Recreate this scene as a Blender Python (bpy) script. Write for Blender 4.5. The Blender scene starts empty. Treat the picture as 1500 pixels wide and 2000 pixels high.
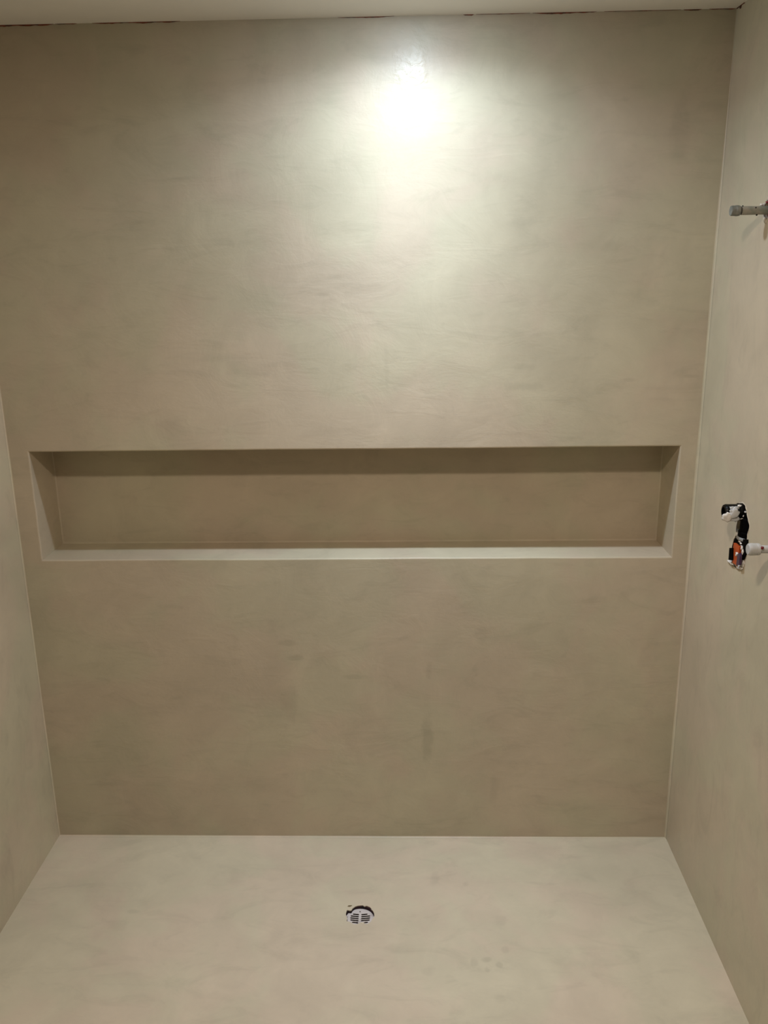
import bpy, bmesh, math, random
from mathutils import Vector, Matrix, noise

scene = bpy.context.scene
col = scene.collection

# ------------------------------------------------------------------ room size (metres)
W, H = 1.985, 2.40            # shower width, ceiling height
MOUTH = -1.35                 # the side walls of the shower end here
FRONT = -4.2                  # wall of the bathroom behind the camera
RX0, RX1 = -1.2, 3.2          # bathroom beyond the shower is wider
NX0, NX1, NZ0, NZ1, ND = 0.0615, 1.931, 0.9607, 1.2912, 0.1624   # long niche
LAMP_X, LAMP_Y = 1.175, -0.311

# ------------------------------------------------------------------ camera
CAM = Vector((1.1606, -2.4636, 1.8069))
FPX = 1713.3
yaw, pitch, roll = -0.0294020802, -0.277910135, -0.0148874085
fwd = Vector((math.sin(yaw)*math.cos(pitch), math.cos(yaw)*math.cos(pitch), math.sin(pitch)))
r0 = Vector((math.cos(yaw), -math.sin(yaw), 0)); u0 = r0.cross(fwd)
RT = math.cos(roll)*r0 + math.sin(roll)*u0
UP = -math.sin(roll)*r0 + math.cos(roll)*u0
cam_data = bpy.data.cameras.new('camera'); cam = bpy.data.objects.new('camera', cam_data); col.objects.link(cam)
cam.matrix_world = Matrix(((RT.x, UP.x, -fwd.x, CAM.x), (RT.y, UP.y, -fwd.y, CAM.y), (RT.z, UP.z, -fwd.z, CAM.z), (0, 0, 0, 1)))
cam_data.sensor_fit = 'HORIZONTAL'; cam_data.sensor_width = 36; cam_data.lens = FPX/1500*36
cam_data.clip_start = 0.01
scene.camera = cam

def trace(u, v, axis, val):
    """point of a real plane (axis = val) seen at a measured photo position"""
    d = fwd + RT*((u-750)/FPX) + UP*((1000-v)/FPX)
    return CAM + d*((val-CAM[axis])/d[axis])

# ------------------------------------------------------------------ materials
class NT:
    def __init__(s, name):
        s.m = bpy.data.materials.new(name); s.m.use_nodes = True; s.t = s.m.node_tree
        s.b = s.t.nodes['Principled BSDF']
    def n(s, kind, **kw):
        x = s.t.nodes.new(kind)
        for k, v in kw.items():
            if k in x.inputs.keys(): x.inputs[k].default_value = v
            else: setattr(x, k, v)
        return x
    def l(s, a, b): s.t.links.new(a, b)
    def math(s, op, a, b=None, clamp=False):
        x = s.t.nodes.new('ShaderNodeMath'); x.operation = op; x.use_clamp = clamp
        for i, q in enumerate((a, b)):
            if q is None: continue
            if isinstance(q, (int, float)): x.inputs[i].default_value = q
            else: s.l(q, x.inputs[i])
        return x.outputs[0]
    def ramp(s, fac, lo, hi):
        x = s.n('ShaderNodeMapRange'); x.clamp = True; x.interpolation_type = 'SMOOTHSTEP'
        x.inputs['From Min'].default_value = lo; x.inputs['From Max'].default_value = hi
        s.l(fac, x.inputs['Value']); return x.outputs['Result']
    def mix(s, fac, a, b, blend='MIX'):
        x = s.n('ShaderNodeMix'); x.data_type = 'RGBA'; x.blend_type = blend
        if isinstance(fac, (int, float)): x.inputs[0].default_value = fac
        else: s.l(fac, x.inputs[0])
        for i, q in ((6, a), (7, b)):
            if isinstance(q, tuple): x.inputs[i].default_value = (*q, 1)
            else: s.l(q, x.inputs[i])
        return x.outputs[2]

def noise_tex(M, vec, scale, detail=4, rough=.55, dist=0.0, stretch=(1, 1, 1), off=(0, 0, 0)):
    mp = M.n('ShaderNodeMapping'); mp.inputs['Scale'].default_value = stretch; mp.inputs['Location'].default_value = off
    M.l(vec, mp.inputs['Vector'])
    t = M.n('ShaderNodeTexNoise'); t.inputs['Scale'].default_value = scale; t.inputs['Detail'].default_value = detail
    t.inputs['Roughness'].default_value = rough; t.inputs['Distortion'].default_value = dist
    M.l(mp.outputs[0], t.inputs['Vector']); return t.outputs['Fac']

BASE = (0.50, 0.444, 0.328)
def microcement(name, base=BASE, seed=0.0, stains=(), smooth_patch=None, rough=.42, plane='xz', spec=.35):
    """troweled polished cement: cloudy beige with pinkish and greenish clouds, thin trowel streaks"""
    M = NT(name)
    geo = M.n('ShaderNodeNewGeometry'); P = geo.outputs['Position']
    o = (seed, seed*1.7, seed*.6)
    big = noise_tex(M, P, 1.9, 4, .55, .6, off=o)
    hue = noise_tex(M, P, 2.6, 5, .6, .4, off=(o[0]+9, o[1], o[2]))
    mid = noise_tex(M, P, 7.0, 5, .62, .9, off=(o[0], o[1]+5, o[2]))
    st = (1, 1, 3.2) if plane == 'xz' else (1, 2.2, 1)
    streak = noise_tex(M, P, 5.5, 7, .66, 1.2, stretch=st, off=(o[0]+3, o[1], o[2]+8))
    fine = noise_tex(M, P, 60, 3, .6)
    warm = tuple(b*k for b, k in zip(base, (1.018, .978, .975)))
    green = tuple(b*k for b, k in zip(base, (.986, 1.004, .972)))
    c = M.mix(M.ramp(hue, .42, .58), warm, green)
    def gain(f, lo, hi, a, b):
        mr = M.n('ShaderNodeMapRange'); mr.clamp = True
        for k, q in (('From Min', lo), ('From Max', hi), ('To Min', a), ('To Max', b)): mr.inputs[k].default_value = q
        M.l(f, mr.inputs['Value']); return mr.outputs['Result']
    g = M.math('MULTIPLY', gain(big, .35, .65, .92, 1.055), gain(mid, .3, .7, .945, 1.04))
    g = M.math('MULTIPLY', g, gain(streak, .52, .72, 1.0, .90))
    g = M.math('MULTIPLY', g, gain(fine, .3, .7, .99, 1.01))
    # individual smudges: centre (a, b), radii, strength
    sep = M.n('ShaderNodeSeparateXYZ'); M.l(P, sep.inputs[0])
    A = sep.outputs['X'] if plane[0] == 'x' else sep.outputs['Y']
    B = sep.outputs['Z'] if plane[1] == 'z' else sep.outputs['Y']
    wob = M.math('MULTIPLY', M.math('SUBTRACT', noise_tex(M, P, 26, 4, .6), .5), 1.8)
    def blob(ca, cb, ra, rb):
        da = M.math('DIVIDE', M.math('SUBTRACT', A, ca), ra)
        db = M.math('DIVIDE', M.math('SUBTRACT', B, cb), rb)
        d = M.math('SQRT', M.math('ADD', M.math('MULTIPLY', da, da), M.math('MULTIPLY', db, db)))
        d = M.math('ADD', d, wob)
        mr = M.n('ShaderNodeMapRange'); mr.clamp = True; mr.interpolation_type = 'SMOOTHSTEP'
        mr.inputs['From Min'].default_value = .35; mr.inputs['From Max'].default_value = 1.15
        mr.inputs['To Min'].default_value = 1; mr.inputs['To Max'].default_value = 0
        M.l(d, mr.inputs['Value']); return mr.outputs['Result']
    for ca, cb, ra, rb, s in stains:
        g = M.math('MULTIPLY', g, M.math('SUBTRACT', 1.0, M.math('MULTIPLY', blob(ca, cb, ra, rb), s)))
    hsv = M.n('ShaderNodeVectorMath', operation='SCALE'); M.l(c, hsv.inputs[0]); M.l(g, hsv.inputs['Scale'])
    M.l(hsv.outputs[0], M.b.inputs['Base Color'])
    r = M.math('ADD', rough-.06, M.math('MULTIPLY', mid, .12))
    if smooth_patch:
        pb = blob(*smooth_patch)
        r = M.math('SUBTRACT', r, M.math('MULTIPLY', pb, .07))
    M.l(r, M.b.inputs['Roughness'])
    M.b.inputs['Specular IOR Level'].default_value = spec
    hgt = M.math('ADD', M.math('MULTIPLY', streak, .35), M.math('MULTIPLY', mid, .6))
    hgt = M.math('ADD', hgt, M.math('MULTIPLY', fine, .05))
    if smooth_patch:
        cr = noise_tex(M, P, 38, 3, .6, 1.5)
        hgt = M.math('ADD', hgt, M.math('MULTIPLY', M.math('MULTIPLY', cr, pb), .5))
    bp = M.n('ShaderNodeBump'); bp.inputs['Strength'].default_value = .35; bp.inputs['Distance'].default_value = .006
    M.l(hgt, bp.inputs['Height']); M.l(bp.outputs[0], M.b.inputs['Normal'])
    return M.m

def plain(name, color, rough=.5, metal=0.0, vary=.0, scale=40, color2=None, thr=None, bump=0.0):
    M = NT(name)
    geo = M.n('ShaderNodeNewGeometry'); P = geo.outputs['Position']
    f = noise_tex(M, P, scale, 4, .6)
    c2 = color2 or tuple(q*(1-vary) for q in color)
    fac = M.ramp(f, *(thr or (.3, .7)))
    M.l(M.mix(fac, color, c2), M.b.inputs['Base Color'])
    M.b.inputs['Roughness'].default_value = rough; M.b.inputs['Metallic'].default_value = metal
    if bump:
        bp = M.n('ShaderNodeBump'); bp.inputs['Strength'].default_value = bump; bp.inputs['Distance'].default_value = .002
        M.l(f, bp.inputs['Height']); M.l(bp.outputs[0], M.b.inputs['Normal'])
    return M.m

def sx(u, v): q = trace(u, v, 1, 0); return q.x, q.z
def stain_b(u, v, ru, rv, s): a, b = sx(u, v); return (a, b, ru/690, rv/690, s)
back_stains = [stain_b(835, 1440, 14, 70, .13), stain_b(838, 1310, 9, 22, .09), stain_b(562, 1255, 26, 9, .10), stain_b(580, 1285, 24, 7, .11),
               stain_b(695, 1322, 34, 7, .10), stain_b(565, 1370, 24, 50, .07), stain_b(965, 1545, 12, 45, .07), stain_b(940, 1240, 16, 18, .06),
               stain_b(632, 575, 14, 5, .09), stain_b(1195, 480, 22, 14, .08), stain_b(1020, 755, 45, 10, .10), stain_b(1020, 716, 26, 7, .07),
               stain_b(1225, 742, 18, 5, .09), stain_b(1350, 735, 22, 4, .08), stain_b(480, 730, 60, 12, .05), stain_b(440, 700, 70, 9, .05),
               stain_b(660, 540, 20, 7, .05), stain_b(755, 720, 6, 50, .05), stain_b(575, 330, 14, 7, .05), stain_b(1330, 250, 24, 60, .08)]
def stain_f(u, v, ru, rv, s): q = trace(u, v, 2, 0); return (q.x, q.y, ru/680, rv/420, s)
floor_stains = [stain_f(926, 1881, 9, 9, .10), stain_f(951, 1874, 10, 6, .14), stain_f(975, 1884, 8, 5, .12), stain_f(952, 1895, 7, 5, .11),
                stain_f(985, 1855, 9, 7, .09), stain_f(978, 1800, 16, 12, .07), stain_f(848, 1715, 10, 18, .07), stain_f(910, 1727, 9, 6, .09),
                stain_f(260, 1780, 14, 5, .09), stain_f(835, 1897, 14, 8, .06), stain_f(975, 1952, 12, 7, .06), stain_f(235, 1806, 24, 12, .05)]
m_back = microcement('microcement_back_wall', seed=0, stains=back_stains, smooth_patch=(1.178, 2.255, .05, .10), plane='xz')
m_side = microcement('microcement_side_walls', base=(0.56, 0.50, 0.372), seed=4.3, plane='yz')
m_floor = microcement('microcement_floor', base=(0.56, 0.497, 0.376), seed=7.7, stains=floor_stains, plane='xy', spec=.35)
m_ceil = plain('ceiling_paint', (0.84, 0.82, 0.77), rough=.8, vary=.03, scale=6)
m_paint = plain('painted_wall', (0.42, 0.38, 0.32), rough=.8, vary=.04, scale=4)
m_gap = plain('sealant_red_brown', (0.20, 0.050, 0.020), rough=.7, color2=(0.07, 0.030, 0.013), thr=(.45, .6), scale=30)
m_black = plain('black_plastic', (0.003, 0.003, 0.003), rough=.3, vary=.4)
m_body = plain('matt_black_body', (0.002, 0.002, 0.002), rough=.7, vary=.4)
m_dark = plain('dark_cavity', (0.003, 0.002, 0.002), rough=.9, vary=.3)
m_plaster = plain('plaster_splash', (0.78, 0.74, 0.68), rough=.7, vary=.15, scale=120, bump=.4)
m_rim = plain('chipped_cement', (0.62, 0.54, 0.42), rough=.8, vary=.25, scale=90, bump=.5)
for mm in (m_black, m_body, m_dark): mm.node_tree.nodes['Principled BSDF'].inputs['Specular IOR Level'].default_value = .15 if mm is m_black else .04
m_grey = plain('grey_plastic', (0.33, 0.34, 0.33), rough=.45, vary=.3, scale=60)
m_sleeve = plain('smeared_sleeve', (0.55, 0.56, 0.56), rough=.45, color2=(0.015, 0.015, 0.015), thr=(.60, .64), scale=48)
m_orange = plain('orange_plastic', (0.55, 0.085, 0.012), rough=.45, vary=.25, scale=30)
m_pipe1 = plain('grey_green_pipe', (0.20, 0.215, 0.175), rough=.5, color2=(0.30, 0.275, 0.225), thr=(.45, .62), scale=25)
m_cap1 = plain('grey_cap', (0.15, 0.158, 0.138), rough=.5, color2=(0.23, 0.235, 0.21), thr=(.4, .6), scale=50)
m_pipe2 = plain('pale_grey_pipe', (0.48, 0.48, 0.46), rough=.45, vary=.12, scale=50)
m_red = plain('red_membrane', (0.20, 0.012, 0.015), rough=.6, vary=.5, scale=60)
m_violet = plain('dark_violet_plastic', (0.05, 0.02, 0.06), rough=.3, vary=.4)
m_grate = plain('drain_grate_plastic', (0.56, 0.52, 0.50), rough=.4, color2=(0.36, 0.31, 0.29), thr=(.5, .68), scale=45)
m_cup = plain('maroon_drain_body', (0.030, 0.006, 0.009), rough=.8, color2=(0.012, 0.004, 0.005), thr=(.45, .6), scale=40)
m_pinkrim = plain('maroon_ring', (0.13, 0.025, 0.045), rough=.45, color2=(0.03, 0.008, 0.012), thr=(.45, .6), scale=45)
m_metal = plain('brushed_screw', (0.5, 0.5, 0.48), rough=.35, metal=1)
m_white = plain('white_trim', (0.8, 0.8, 0.78), rough=.4)

# ------------------------------------------------------------------ mesh helpers
def obj(name, bm, mat, parent=None, smooth=False, **props):
    bmesh.ops.recalc_face_normals(bm, faces=bm.faces)
    me = bpy.data.meshes.new(name); bm.to_mesh(me); bm.free()
    if smooth:
        for p in me.polygons: p.use_smooth = True
    me.materials.append(mat)
    o = bpy.data.objects.new(name, me); col.objects.link(o)
    if parent:
        o.parent = parent; o.matrix_parent_inverse = parent.matrix_world.inverted()
    for k, v in props.items(): o[k] = v
    return o
def empty(name, loc, label, cat):
    o = bpy.data.objects.new(name, None); col.objects.link(o); o.location = loc
    o.matrix_world = Matrix.Translation(loc); o['label'] = label; o['category'] = cat
    return o
def box(bm, a, b):
    vs = [bm.verts.new((x, y, z)) for x in (a[0], b[0]) for y in (a[1], b[1]) for z in (a[2], b[2])]
    for f in ((0, 1, 3, 2), (4, 6, 7, 5), (0, 4, 5, 1), (2, 3, 7, 6), (0, 2, 6, 4), (1, 5, 7, 3)): bm.faces.new([vs[i] for i in f])
def prism(bm, pts, vec):
    a = [bm.verts.new(p) for p in pts]; b = [bm.verts.new(Vector(p)+Vector(vec)) for p in pts]
    bm.faces.new(a); bm.faces.new(b[::-1]); n = len(a)
    for i in range(n): bm.faces.new((a[i], b[i], b[(i+1) % n], a[(i+1) % n]))
def lathe(bm, origin, axis, profile, seg=40, wob=0.0, seed=0):
    """profile: (distance along axis, radius)"""
    axis = Vector(axis).normalized(); s = axis.orthogonal().normalized(); t = axis.cross(s)
    rings = []
    for d, r in profile:
        if r <= 1e-6: rings.append([bm.verts.new(Vector(origin)+axis*d)]); continue
        ring = []
        for k in range(seg):
            a = 2*math.pi*k/seg
            rr = r*(1+wob*noise.noise(Vector((math.cos(a)*2+seed, math.sin(a)*2, d*60))))
            ring.append(bm.verts.new(Vector(origin)+axis*d+(s*math.cos(a)+t*math.sin(a))*rr))
        rings.append(ring)
    for A, B in zip(rings, rings[1:]):
        if len(A) == 1 and len(B) == 1: continue
        for k in range(seg):
            k2 = (k+1) % seg
            if len(A) == 1: bm.faces.new((A[0], B[k], B[k2]))
            elif len(B) == 1: bm.faces.new((A[k], B[0], A[k2]))
            else: bm.faces.new((A[k], B[k], B[k2], A[k2]))
def lump(bm, c, r, seed=0, amp=.3):
    ret = bmesh.ops.create_icosphere(bm, subdivisions=3, radius=1)
    for v in ret['verts']:
        d = v.co.normalized(); k = 1+amp*noise.noise(d*1.7+Vector((seed, seed*2.3, 0)))+amp*.4*noise.noise(d*4+Vector((seed, 0, 5)))
        v.co = Vector((c[0]+d.x*r[0]*k, c[1]+d.y*r[1]*k, c[2]+d.z*r[2]*k))
def lumps(name, items, mat, parent):
    for c, r, seed, amp in items:
        bm = bmesh.new(); lump(bm, c, r, seed, amp); obj(name, bm, mat, parent, smooth=True)
def smooth_loop(pts, sub=4, jit=0.0, seed=0):
    out = []; n = len(pts)
    for i in range(n):
        p0, p1, p2, p3 = (pts[(i+k-1) % n] for k in range(4))
        for j in range(sub):
            t = j/sub
            q = .5*((2*p1)+(p2-p0)*t+(2*p0-5*p1+4*p2-p3)*t*t+(3*p1-p0-3*p2+p3)*t**3)
            w = noise.noise_vector(q*130+Vector((seed, 0, 0)))*jit
            out.append(q+w)
    return out
def cut(target, cutters):
    """carve the prisms out of the mesh for good and remove the cutting shapes"""
    for bmc in cutters:
        bmesh.ops.recalc_face_normals(bmc, faces=bmc.faces)
        me = bpy.data.meshes.new('cut'); bmc.to_mesh(me); bmc.free()
        co = bpy.data.objects.new('cut', me); col.objects.link(co)
        md = target.modifiers.new('b', 'BOOLEAN'); md.operation = 'DIFFERENCE'; md.solver = 'EXACT'; md.object = co
        bpy.context.view_layer.update()
        dg = bpy.context.evaluated_depsgraph_get()
        new = bpy.data.meshes.new_from_object(target.evaluated_get(dg))
        target.modifiers.clear(); target.data = new
        bpy.data.objects.remove(co); bpy.data.meshes.remove(me)

# ------------------------------------------------------------------ back wall with the niche
def nz(s, seed): return noise.noise(Vector((s*1.6, seed, 0.3)))*.6+noise.noise(Vector((s*6, seed, 7.3)))*.4
def niche_loop(off, y, wav=1.0, n1=90, n2=24):
    """rectangle around the niche mouth, grown by off, hand troweled waviness"""
    x0, x1, z0, z1 = NX0-off, NX1+off, NZ0-off, NZ1+off
    L = []
    for i in range(n1): s = i/n1; L.append((x0+(x1-x0)*s, y, z0+wav*.0022*nz(s*2, 1)*math.sin(math.pi*s)**.3))
    for i in range(n2): s = i/n2; L.append((x1+wav*.0012*nz(s, 2)*math.sin(math.pi*s)**.3 if s else x1, y, z0+(z1-z0)*s))
    for i in range(n1): s = i/n1; L.append((x1+(x0-x1)*s, y, z1+wav*.0022*nz(s*2+5, 3)*math.sin(math.pi*s)**.3))
    for i in range(n2): s = i/n2; L.append((x0+wav*.0022*nz(s, 4)*math.sin(math.pi*s)**.3 if s else x0, y, z1+(z0-z1)*s))
    return L
def loft(bm, loops, cap=True):
    R = [[bm.verts.new(p) for p in L] for L in loops]
    for A, B in zip(R, R[1:]):
        n = len(A)
        for i in range(n): bm.faces.new((A[i], A[(i+1) % n], B[(i+1) % n], B[i]))
    if cap: bm.faces.new(R[-1])
    return R
n1, n2 = 90, 24
bm = bmesh.new()
lip = niche_loop(.0045, 0.0)
LV = [bm.verts.new(p) for p in lip]
# wall face outside the mouth, as four strips out to the wall's edges
outer = []
for i in range(n1): outer.append((W*i/n1, 0, 0))
for i in range(n2): outer.append((W, 0, H*i/n2))
for i in range(n1): outer.append((W*(1-i/n1), 0, H))
for i in range(n2): outer.append((0, 0, H*(1-i/n2)))
OV = [bm.verts.new(p) for p in outer]
n = len(LV)
for i in range(n): bm.faces.new((OV[i], OV[(i+1) % n], LV[(i+1) % n], LV[i]))
BV = [bm.verts.new((p[0], .20, p[2])) for p in outer]
for i in range(n): bm.faces.new((OV[i], BV[i], BV[(i+1) % n], OV[(i+1) % n]))
bm.faces.new(BV)
wall_back = obj('wall_back', bm, m_back, kind='structure')
bm = bmesh.new()
loops = [niche_loop(.0045, 0.0)]
for k in range(1, 5):
    a = k/4*math.pi/2
    loops.append(niche_loop(.0045*(1-math.sin(a)), .0045*(1-math.cos(a)), wav=1))
for k in range(1, 4): loops.append(niche_loop(0, .0045+(ND-.009)*k/3, wav=1-k/3))
for k in range(1, 4):
    a = k/3*math.pi/2
    loops.append(niche_loop(-.0045*(1-math.cos(a)), ND-.0045+.0045*math.sin(a), wav=0))
loft(bm, loops)
niche = obj('niche', bm, m_back, wall_back)

# ------------------------------------------------------------------ floor, ceiling, side walls
bm = bmesh.new(); box(bm, (RX0-.15, FRONT-.15, -.15), (RX1+.15, .20, 0)); floor = obj('floor', bm, m_floor, kind='structure')
bm = bmesh.new(); box(bm, (RX0-.15, FRONT-.15, H), (RX1+.15, .20, H+.12)); ceiling = obj('ceiling', bm, m_ceil, kind='structure')
bm = bmesh.new(); box(bm, (-.15, MOUTH, 0), (0, .20, H)); wall_left = obj('wall_left', bm, m_side, kind='structure')
bm = bmesh.new(); box(bm, (W, MOUTH, 0), (W+.15, .20, H)); wall_right = obj('wall_right', bm, m_side, kind='structure')
bm = bmesh.new(); box(bm, (RX0-.15, MOUTH, 0), (-.15, MOUTH+.12, H)); obj('wall_outer_left', bm, m_paint, kind='structure')
bm = bmesh.new(); box(bm, (W+.15, MOUTH, 0), (RX1+.15, MOUTH+.12, H)); obj('wall_outer_right', bm, m_paint, kind='structure')
bm = bmesh.new(); box(bm, (RX0-.15, FRONT, 0), (RX0, MOUTH, H)); obj('wall_far_left', bm, m_paint, kind='structure')
bm = bmesh.new(); box(bm, (RX1, FRONT, 0), (RX1+.15, MOUTH, H)); obj('wall_far_right', bm, m_paint, kind='structure')
bm = bmesh.new(); box(bm, (RX0-.15, FRONT-.15, 0), (RX1+.15, FRONT, H)); obj('wall_front', bm, m_paint, kind='structure')

def cove(name, P0, P1, da, db, r, mat, parent):
    """rounded troweled fillet along an inside corner; da and db point away from the corner along the two faces"""
    bm = bmesh.new(); P0, P1, da, db = map(Vector, (P0, P1, da, db)); N = 60; rows = []
    for i in range(N+1):
        s = i/N; c = P0.lerp(P1, s); rr = r*(1+.35*nz(s*3, hash_of[name])); rr *= 1 if name != 'corner_fillet' else 1-.8*max(0, min(1, (c.z-1.95)/.3)); row = []
        e = .0004
        for k in range(6):
            a = k/5*math.pi/2
            row.append(bm.verts.new(c+da*(rr*(1-math.sin(a))+e)+db*(rr*(1-math.cos(a))+e)))
        row.append(bm.verts.new(c-(da+db)*.002))
        rows.append(row)
    for A, B in zip(rows, rows[1:]):
        for k in range(7): bm.faces.new((A[k], A[(k+1) % 7], B[(k+1) % 7], B[k]))
    bm.faces.new(rows[0]); bm.faces.new(rows[-1])
    return obj(name, bm, mat, parent, smooth=False)
hash_of = {'corner_fillet': 1.1, 'floor_fillet': 2.7}
cove('corner_fillet', (W, 0, 0), (W, 0, H), (0, -1, 0), (-1, 0, 0), .006, m_side, wall_right)
cove('corner_fillet', (0, 0, 0), (0, 0, H), (0, -1, 0), (1, 0, 0), .004, m_side, wall_left)
cove('floor_fillet', (0, 0, 0), (W, 0, 0), (0, -1, 0), (0, 0, 1), .0045, m_floor, floor)

# ragged red-brown joint left between wall plaster and ceiling
bm = bmesh.new()
def xs_at(u): return trace(u, 50-33*u/1436, 1, 0).x
random.seed(3)
segs = [(-60, 105, .0042), (108, 150, .0015), (180, 352, .0026), (660, 770, .0016), (905, 925, .0016), (930, 1035, .0012), (1040, 1165, .0030), (1180, 1330, .0012), (1335, 1370, .0034), (1385, 1437, .0022)]
for u0_, u1_, h in segs:
    a, b = xs_at(u0_), min(xs_at(u1_), W-.001); N = max(4, int((b-a)/.004)); prev = None
    for i in range(N+1):
        s = i/N; x = a+(b-a)*s
        hh = h*(.35+1.1*abs(noise.noise(Vector((x*22, h*900, 0))))+.6*max(0, noise.noise(Vector((x*90, 3, 0)))))*min(1, 6*s+.1, 6*(1-s)+.1)
        row = [bm.verts.new(q) for q in ((x, 0, H), (x, -.0022, H), (x, -.0016, H-hh), (x, 0, H-hh*1.15))]
        if prev:
            for k in range(4): bm.faces.new((prev[k], prev[(k+1) % 4], row[(k+1) % 4], row[k]))
        prev = row
prev = None
for i in range(24):                        # short run along the right wall
    y = -.0-.055*i/23; hh = .0016*(.6+1.5*abs(noise.noise(Vector((y*160, 1, 0)))))+(.005 if 9 < i < 14 else 0)
    row = [bm.verts.new(q) for q in ((W, y, H), (W-.0022, y, H), (W-.0016, y, H-hh), (W, y, H-hh*1.15))]
    if prev:
        for k in range(4): bm.faces.new((prev[k], prev[(k+1) % 4], row[(k+1) % 4], row[k]))
    prev = row
obj('trim_1', bm, m_gap, kind='structure')

# ------------------------------------------------------------------ floor drain
drain_px = [(450, 575), (462, 500), (480, 470), (540, 478), (585, 470), (610, 425), (660, 385), (720, 360), (800, 352), (860, 350), (900, 375), (950, 362), (1010, 385), (1060, 430),
            (1085, 470), (1112, 500), (1140, 590), (1122, 640), (1100, 668), (1085, 700), (1060, 745), (1030, 765), (1000, 790), (950, 815), (905, 812), (880, 770), (835, 765), (790, 780), (750, 800),
            (700, 812), (640, 812), (600, 790), (540, 762), (505, 742), (470, 735), (478, 680), (462, 640)]
DC = trace(640+785/12.5, 1740+590/12.5, 2, 0)
pts = [trace(640+x/12.5, 1740+y/12.5, 2, 0) for x, y in drain_px]
loop = smooth_loop(pts, 4, .0010, 2)
cb = bmesh.new(); prism(cb, [p+Vector((0, 0, .02)) for p in loop], (0, 0, -.11))
chip = [trace(640+x/12.5, 1740+y/12.5, 2, 0) for x, y in ((488, 385), (500, 355), (545, 348), (592, 350), (585, 372), (540, 392))]
cb2 = bmesh.new(); prism(cb2, [p+Vector((0, 0, .01)) for p in smooth_loop(chip, 3, .0005, 5)], (0, 0, -.018))
cut(floor, [cb, cb2])
drain = empty('floor_drain', (DC.x, DC.y-.004, -.02), 'round pale slotted floor drain recessed in a rough maroon hole in the beige cement floor', 'drain')
R0 = .0415; DZ = -.0142
dc = Vector((DC.x, DC.y-.0035, DZ))
bm = bmesh.new()
lathe(bm, (dc.x, dc.y, -.086), (0, 0, 1), [(0, 0), (0, .0452), (.083, .0452), (.083, .0425), (.006, .0415), (.006, 0)], 64)
obj('drain_body', bm, m_cup, drain)
liner_top = [Vector((DC.x, DC.y, 0))+(Vector((p.x, p.y, 0))-Vector((DC.x, DC.y, 0)))*.992 for p in loop]
bm = bmesh.new()
loft(bm, [[(p.x, p.y, -.0025) for p in loop], [(p.x, p.y, -.0025) for p in liner_top], [(p.x, p.y, -.05) for p in liner_top], [(p.x, p.y, -.05) for p in loop]], cap=False)
obj('membrane_liner', bm, m_cup, drain)
bm = bmesh.new()
lathe(bm, (dc.x, dc.y, DZ-.006), (0, 0, 1), [(0, R0-.002), (.0075, R0-.001), (.0085, R0), (.0075, R0+.0035), (0, R0+.0035), (0, R0-.002)], 64, wob=.01)
obj('flange_ring', bm, m_pinkrim, drain, smooth=True)
bm = bmesh.new()
lathe(bm, dc-Vector((0, 0, 0)), (0, 0, 1), [(.0022, 0), (.0022, R0), (.0035, R0), (.0045, R0-.002), (.004, R0-.008), (.0036, 0)], 72)
grate = obj('grate', bm, m_grate, drain)
cutters = []
rows = [(.0185, .0040, .0215, .0215), (.0105, .0040, .0275, .0295), (.0025, .0040, .0285, .0300), (-.0055, .0040, .0277, .0290), (-.0140, .0045, .0220, .0240)]
for zy, xa, xl, xr in rows:
    for sgn in (-1, 1):
        c = bmesh.new(); P = []; hw = .0027; tilt = .13
        xa_, xb_ = xa-.001, (xl if sgn < 0 else xr)
        if sgn == 1 and zy == -.0140: xa_ = .012
        for k in range(8):
            a = math.pi/2+math.pi*k/7; P.append((xa_+hw+hw*math.cos(a), hw*math.sin(a)))
        for k in range(8):
            a = -math.pi/2+math.pi*k/7; P.append((xb_-hw+hw*math.cos(a), hw*math.sin(a)))
        prism(c, [(dc.x+sgn*x, dc.y+zy+y+x*tilt-.002, DZ-.03) for x, y in P], (0, 0, .06)); cutters.append(c)
for hx, hy in ((-.001, .029), (.001, -.029)):
    c = bmesh.new(); lathe(c, (dc.x+hx, dc.y+hy, DZ-.02), (0, 0, 1), [(0, 0), (0, .0022), (.04, .0022), (.04, 0)], 16); cutters.append(c)
cut(grate, cutters)
bm = bmesh.new(); lathe(bm, (dc.x, dc.y+.004, DZ-.001), (0, 0, 1), [(0, 0), (0, .003), (.0022, .003), (.003, .002), (.003, 0)], 24)
obj('screw', bm, m_metal, drain, smooth=False)
# cement crumbs round the rim
items = []
for i, (x, y, rx, rz) in enumerate([(545, 435, .0045, .003), (500, 430, .003, .002), (915, 352, .0028, .001), (1085, 440, .003, .002), (835, 790, .0045, .003), (880, 800, .003, .0025), (480, 620, .0015, .002),
                                    (1100, 720, .0022, .002), (560, 790, .003, .002), (770, 300, .003, .0009), (820, 290, .004, .001), (970, 225, .0015, .001), (940, 800, .0025, .002)]):
    q = trace(640+x/12.5, 1740+y/12.5, 2, 0); items.append(((q.x, q.y, -.0005 if y < 320 else -.002), (rx, rx*.8, rz), i, .3))
for i, (hx, hy) in enumerate([(.004, -.030), (-.003, -.026), (.013, -.031)]):
    items.append(((dc.x+hx, dc.y+hy, DZ+.0005), (.006, .0045, .0022), 30+i, .3))
lumps('cement_crumb', items, m_rim, drain)

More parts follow.
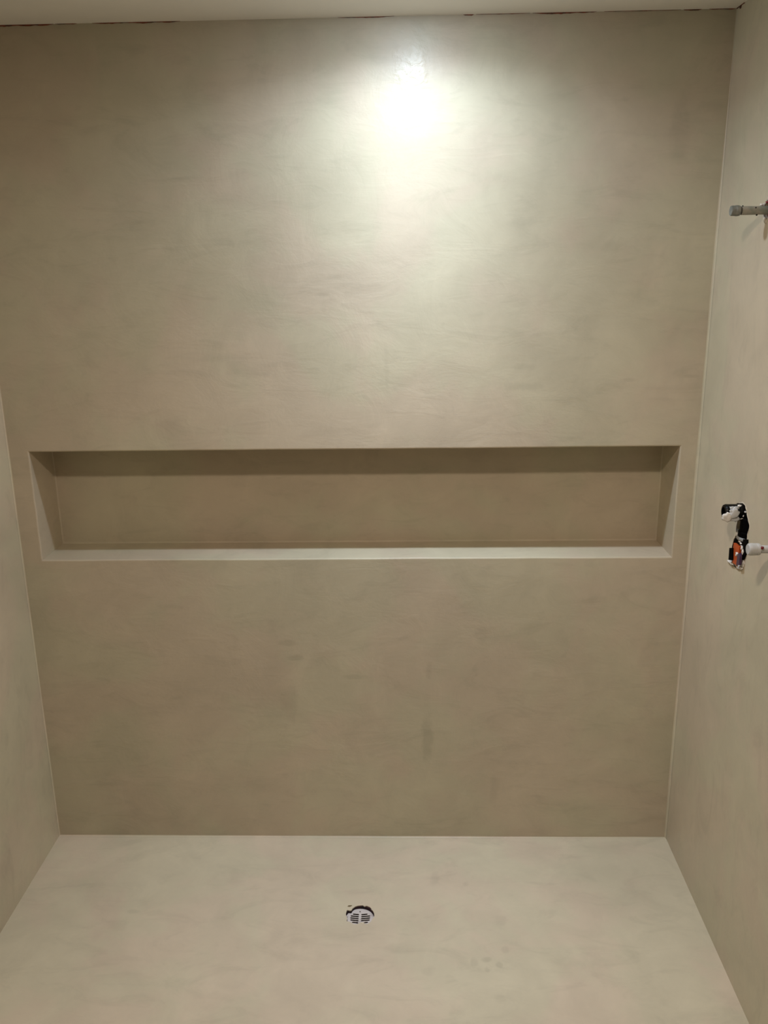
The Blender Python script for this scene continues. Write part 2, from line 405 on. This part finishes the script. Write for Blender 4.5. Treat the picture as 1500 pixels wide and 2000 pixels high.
# ------------------------------------------------------------------ right wall: valve recess, pipes
def wp(x, y, p=0.0): return trace(1380+x/9.0909, 940+y/9.0909, 0, W-p)
hole_px = [(600, 395), (660, 402), (700, 470), (715, 560), (730, 650), (746, 700), (762, 790), (748, 880), (728, 950), (722, 1060), (702, 1130), (695, 1250), (666, 1370), (662, 1470), (632, 1545),
           (560, 1552), (520, 1525), (480, 1500), (440, 1450), (450, 1300), (455, 1150), (490, 1030), (525, 950), (530, 800), (560, 700), (565, 600), (560, 480), (575, 415)]
loop = smooth_loop([wp(*q) for q in hole_px], 3, .0012, 8)
cb = bmesh.new(); prism(cb, [p-Vector((.02, 0, 0)) for p in loop], (.115, 0, 0))
AY, AZ = -.325, 1.9075
def ring_cut(y, z, r, seed, dep=.05):
    c = bmesh.new(); P = []
    for k in range(40):
        a = 2*math.pi*k/40; rr = r*(1+.22*noise.noise(Vector((math.cos(a)*2+seed, math.sin(a)*2, 0)))); P.append((W-.01, y+rr*math.cos(a), z+rr*math.sin(a)))
    prism(c, P, (dep, 0, 0)); return c
BY, BZ = -.575, 1.1750
cut(wall_right, [cb, ring_cut(AY, AZ, .021, 1), ring_cut(BY, BZ, .019, 4)])

valve = empty('shower_valve', wp(640, 1000), 'black and orange rough-in shower valve in a ragged plaster hole, spattered with white plaster', 'valve')
hc = wp(640, 1000)
bm = bmesh.new()                                   # near-black block added to make the inside of the ragged hole dark
y0, y1 = hc.y-.075, hc.y+.062; z0, z1 = 1.03, 1.225
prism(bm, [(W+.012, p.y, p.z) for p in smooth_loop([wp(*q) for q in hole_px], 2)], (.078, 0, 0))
obj('dark_hole_fill', bm, m_dark, valve)
bm = bmesh.new()
vy = wp(640, 800).y
lathe(bm, (W+.022, vy, 1.085), (0, 0, 1), [(0, 0), (0, .024), (.004, .027), (.052, .027), (.054, .030), (.066, .030), (.068, .027), (.100, .027), (.103, .022), (.103, 0)], 40)
obj('valve_body', bm, m_body, valve, smooth=False)
bm = bmesh.new()                                   # grey collar round the body
rc = wp(620, 1015)
lathe(bm, (W+.020, rc.y, rc.z-.004), (0.05, 0, 1), [(0, .024), (0, .030), (.002, .0315), (.006, .0315), (.008, .030), (.008, .024), (0, .024)], 40)
obj('collar', bm, m_grey, valve, smooth=True)
sc = wp(610, 545)                                  # short sleeve standing out of the wall
SY, SZ, SR = -.352, 1.1985, .0195
bm = bmesh.new()
lathe(bm, (W+.012, SY, SZ), (-1, 0, 0), [(0, 0), (0, SR+.002), (.022, SR+.002), (.023, SR), (.052, SR), (.056, SR-.002), (.057, SR-.004), (.057, SR-.007), (.040, SR-.007), (.040, 0)], 48)
sleeve = obj('sleeve', bm, m_black, valve, smooth=False, label='short round sleeve at the top, smeared with white plaster')
def on_sleeve(d, ang, r, s, t=.004):
    # d out from the wall, angle round the axis measured from the room's side
    a = math.radians(ang); c = (W-d, SY-math.cos(a)*SR, SZ+math.sin(a)*SR)
    return (c, (r[0], r[1] if abs(math.cos(a)) < .7 else t, r[1] if abs(math.cos(a)) >= .7 else t), s, .5)
lumps('plaster_smear', [on_sleeve(.026, 4, (.013, .0135), 22, .0028), on_sleeve(.019, -34, (.010, .009), 23, .0028), on_sleeve(.024, 42, (.012, .006), 25, .0025)], m_sleeve, sleeve)
lumps('plaster_splatter', [on_sleeve(*q, i) for i, q in enumerate([(.040, -22, (.012, .011)), (.033, -45, (.010, .006)), (.004, -42, (.004, .003)), (-.004, -44, (.004, .003)), (-.001, 16, (.003, .003)), (.003, -14, (.002, .0025)), (.010, 60, (.005, .003))])], m_plaster, sleeve)

def plate(name, px, p, thick, mat, parent, bev=.001):
    bm = bmesh.new(); prism(bm, [wp(x, y, p) for x, y in px], (thick, 0, 0))
    bmesh.ops.bevel(bm, geom=list(bm.edges), offset=bev, segments=2, affect='EDGES', profile=.7)
    return obj(name, bm, mat, parent)
plate('lower_housing', [(505, 1012), (470, 1080), (447, 1180), (447, 1430), (520, 1492), (578, 1490), (596, 1380), (655, 1385), (690, 1285), (700, 1180), (716, 1090), (716, 1035)], .004, .045, m_body, valve)
og = plate('guard_plate', [(480, 1092), (582, 1162), (560, 1330), (520, 1492), (448, 1436), (455, 1300)], .010, .008, m_orange, valve)
og['label'] = 'orange plastic guard plate'
plate('latch_block', [(402, 1182), (452, 1182), (450, 1402), (386, 1398)], .014, .020, m_body, valve)
plate('side_clip', [(548, 1290), (580, 1275), (590, 1330), (578, 1490), (522, 1490)], .014, .006, m_violet, valve)
lumps('plaster_splatter', [(wp(x, y, p), (.0025, ry, rz), i+40, .5) for i, (x, y, ry, rz, p) in enumerate([(540, 1285, .006, .0035, .013), (528, 1310, .003, .003, .013), (588, 1070, .005, .0022, .006),
       (610, 1105, .004, .002, .006), (628, 1190, .004, .0045, .006), (640, 1255, .003, .006, .006), (540, 945, .006, .005, .002), (625, 1150, .003, .0015, .006)])], m_plaster, valve)
lumps('plaster_lump', [(wp(x, y, p), (.004, ry, rz), i+60, .4) for i, (x, y, ry, rz, p) in enumerate([(405, 1425, .010, .003, .002), (440, 1445, .012, .0045, .004), (470, 1462, .008, .003, .004), (620, 1440, .018, .010, .001),
       (630, 1400, .012, .005, .001), (560, 1520, .015, .004, .002), (600, 1525, .014, .0045, .003), (640, 1480, .010, .007, .0)])], m_plaster, valve)
# raised chipped rim of the hole (part of the wall)
def rim(pts, r, name, parent, seed, skip=lambda i, n: False):
    bm = bmesh.new(); n = len(pts); c0 = sum(pts, Vector())/n; rows = []
    for i, p in enumerate(pts):
        out = (p-c0).normalized(); rr = r*(.5+.9*abs(noise.noise(p*60+Vector((seed, 0, 0)))))
        rows.append([bm.verts.new(p+out*rr*a+Vector((-rr*b-.0002, 0, 0))) for a, b in ((-.05, -.9), (-.05, .12), (.35, .5), (1.0, .45), (2.2, 0), (2.2, -.9))])
    for i in range(n):
        A, B = rows[i], rows[(i+1) % n]
        for k in range(6): bm.faces.new((A[k], A[(k+1) % 6], B[(k+1) % 6], B[k]))
    return obj(name, bm, m_rim, parent, smooth=True)
rim(loop, .0022, 'chipped_rim', wall_right, 3)

def pipe_thing(name, loc, label, Lp, rp, rc, Lc, mp, mc, seed):
    t = empty(name, loc, label, 'pipe'); x, y, z = loc
    bm = bmesh.new(); lathe(bm, (x+.035, y, z), (-1, 0, 0), [(0, 0), (0, rp), (.035+Lp*.3, rp*.98), (.035+Lp*.6, rp*1.02), (.035+Lp-Lc, rp), (.035+Lp-Lc, 0)], 40, wob=.02, seed=seed)
    obj('pipe', bm, mp, t, smooth=False)
    return t
def capm(bm, x0_, y, z, Lc, rc, rp):
    lathe(bm, (x0_, y, z), (-1, 0, 0), [(-.001, rp*.9), (0, rc*.96), (.002, rc*1.0), (.0045, rc*1.05), (.0085, rc*1.05), (.010, rc), (Lc-.002, rc*.98), (Lc, rc*.93), (Lc, 0)], 40, wob=.015)
LA = .0835
pA = pipe_thing('shower_arm_pipe', (W, AY, AZ), 'grey capped pipe stub sticking out of the wall high at the right, above the valve', LA, .0096, .0126, .024, m_pipe1, m_cap1, 1)
bm = bmesh.new(); capm(bm, W-LA+.020, AY, AZ, .020, .0115, .0096)
capA = obj('end_cap', bm, m_cap1, pA)
items = []
for i, (d, ang, r) in enumerate([(.030, 35, .0016), (.0245, -80, .0022), (.058, 75, .0018)]):
    a = math.radians(ang); items.append(((W-d, AY-.0096*math.cos(a), AZ+.0096*math.sin(a)), (r, r*.8, r), i+5, .3))
lumps('tar_spot', items, m_black, pA)
def circle(y, z, r, seed): return [Vector((W, y+r*(1+.22*noise.noise(Vector((math.cos(a)*2+seed, math.sin(a)*2, 0))))*math.cos(a), z+r*(1+.22*noise.noise(Vector((math.cos(a)*2+seed, math.sin(a)*2, 0))))*math.sin(a))) for a in [2*math.pi*k/48 for k in range(48)]]
rim(circle(AY, AZ, .021, 1), .0045, 'chipped_rim', wall_right, 11)
lumps('plaster_crumb', [((W-dx, AY+dy, AZ+dz), (.003, .004, .003), i+120, .5) for i, (dy, dz, dx) in enumerate([(.014, .010, .008), (.006, .0125, .013), (.016, .013, .004)])], m_plaster, pA)
bm = bmesh.new()
lathe(bm, (W+.012, AY, AZ), (-1, 0, 0), [(0, .010), (0, .019), (.004, .0195), (.006, .018), (.006, .010), (0, .010)], 32, wob=.12, seed=3)
obj('membrane_collar', bm, m_red, pA, smooth=True)
lumps('membrane_scrap', [((W-.003, AY-.004, AZ+.0175), (.004, .007, .003), 3, .4)], m_red, pA)

LB = .0655
pB = pipe_thing('water_outlet_pipe', (W, BY, BZ), 'pale grey capped pipe stub low at the right edge, beside the orange valve', LB, .0090, .0130, .022, m_pipe2, m_pipe2, 5)
bm = bmesh.new()
xb = W-LB+.0265
lathe(bm, (xb, BY, BZ), (-1, 0, 0), [(0, .0090), (0, .0124), (.002, .0136), (.007, .0138), (.0078, .0132), (.0086, .0138), (.020, .0141), (.0245, .0132), (.0265, .0112), (.0265, 0)], 40)
obj('end_cap', bm, m_pipe2, pB)
bm = bmesh.new()
lump(bm, (xb+.001, BY-.0118, BZ+.007), (.0035, .002, .0035), 2, .4)
obj('red_mark', bm, m_red, pB, smooth=True, label='small red smear on the cap')
rim(circle(BY, BZ, .019, 4), .004, 'chipped_rim', wall_right, 13)

# ------------------------------------------------------------------ recessed ceiling downlights (above the frame)
def downlight(x, y, power, color, curve, radius=.035, gz=H-.012):
    bm = bmesh.new()
    lathe(bm, (x, y, H), (0, 0, -1), [(0, .047), (0, .058), (.003, .057), (.004, .050), (.002, .046), (0, .047)], 48)
    obj('downlight_ring', bm, m_white, ceiling, smooth=True)
    ld = bpy.data.lights.new('downlight', 'POINT'); ld.shadow_soft_size = radius; ld.energy = power; ld.color = color
    lo = bpy.data.objects.new('downlight', ld); col.objects.link(lo); lo.location = (x, y, gz)
    ld.use_nodes = True; nt = ld.node_tree; em = nt.nodes['Emission']
    tc = nt.nodes.new('ShaderNodeTexCoord'); sp = nt.nodes.new('ShaderNodeSeparateXYZ'); nt.links.new(tc.outputs['Normal'], sp.inputs[0])
    ng = nt.nodes.new('ShaderNodeMath'); ng.operation = 'MULTIPLY_ADD'; ng.inputs[1].default_value = -.5; ng.inputs[2].default_value = .5; nt.links.new(sp.outputs['Z'], ng.inputs[0])
    fc = nt.nodes.new('ShaderNodeFloatCurve'); nt.links.new(ng.outputs[0], fc.inputs['Value'])
    cv = fc.mapping.curves[0]; pts = sorted((.5+.5*math.cos(math.radians(a)), s) for a, s in curve)
    while len(cv.points) < len(pts): cv.points.new(.5, .5)
    for q, (c, s) in zip(cv.points, pts): q.location = (c, s); q.handle_type = 'VECTOR'
    fc.mapping.update(); nt.links.new(fc.outputs[0], em.inputs['Strength'])
    return lo
# beam profile of the lamps: (angle from straight down, relative intensity)
near_curve = [(180, 0), (98, 0), (93, .014), (88, .020), (78, .034), (70, .082), (62, .130), (54, .172), (46, .205), (38, .290), (30, .41), (22, .56), (14, .72), (0, .86)]
far_curve = [(180, 0), (91, 0), (76, .3), (60, .6), (40, .85), (0, 1.0)]
downlight(LAMP_X, LAMP_Y, 90, (1.0, 1.18, 1.42), near_curve, .03, H-.02)
downlight(1.18, -1.52, 80, (1.0, .84, .715), far_curve, .05, H-.02)
downlight(1.18, -2.75, 9, (1.0, .84, .715), far_curve, .05, H-.02)

w = bpy.data.worlds.new('world'); scene.world = w; w.use_nodes = True
w.node_tree.nodes['Background'].inputs[0].default_value = (0, 0, 0, 1)

scene.view_settings.view_transform = 'Standard'; scene.view_settings.look = 'None'
scene.view_settings.gamma = 1; scene.view_settings.use_curve_mapping = False
scene.view_settings.exposure = 0.0
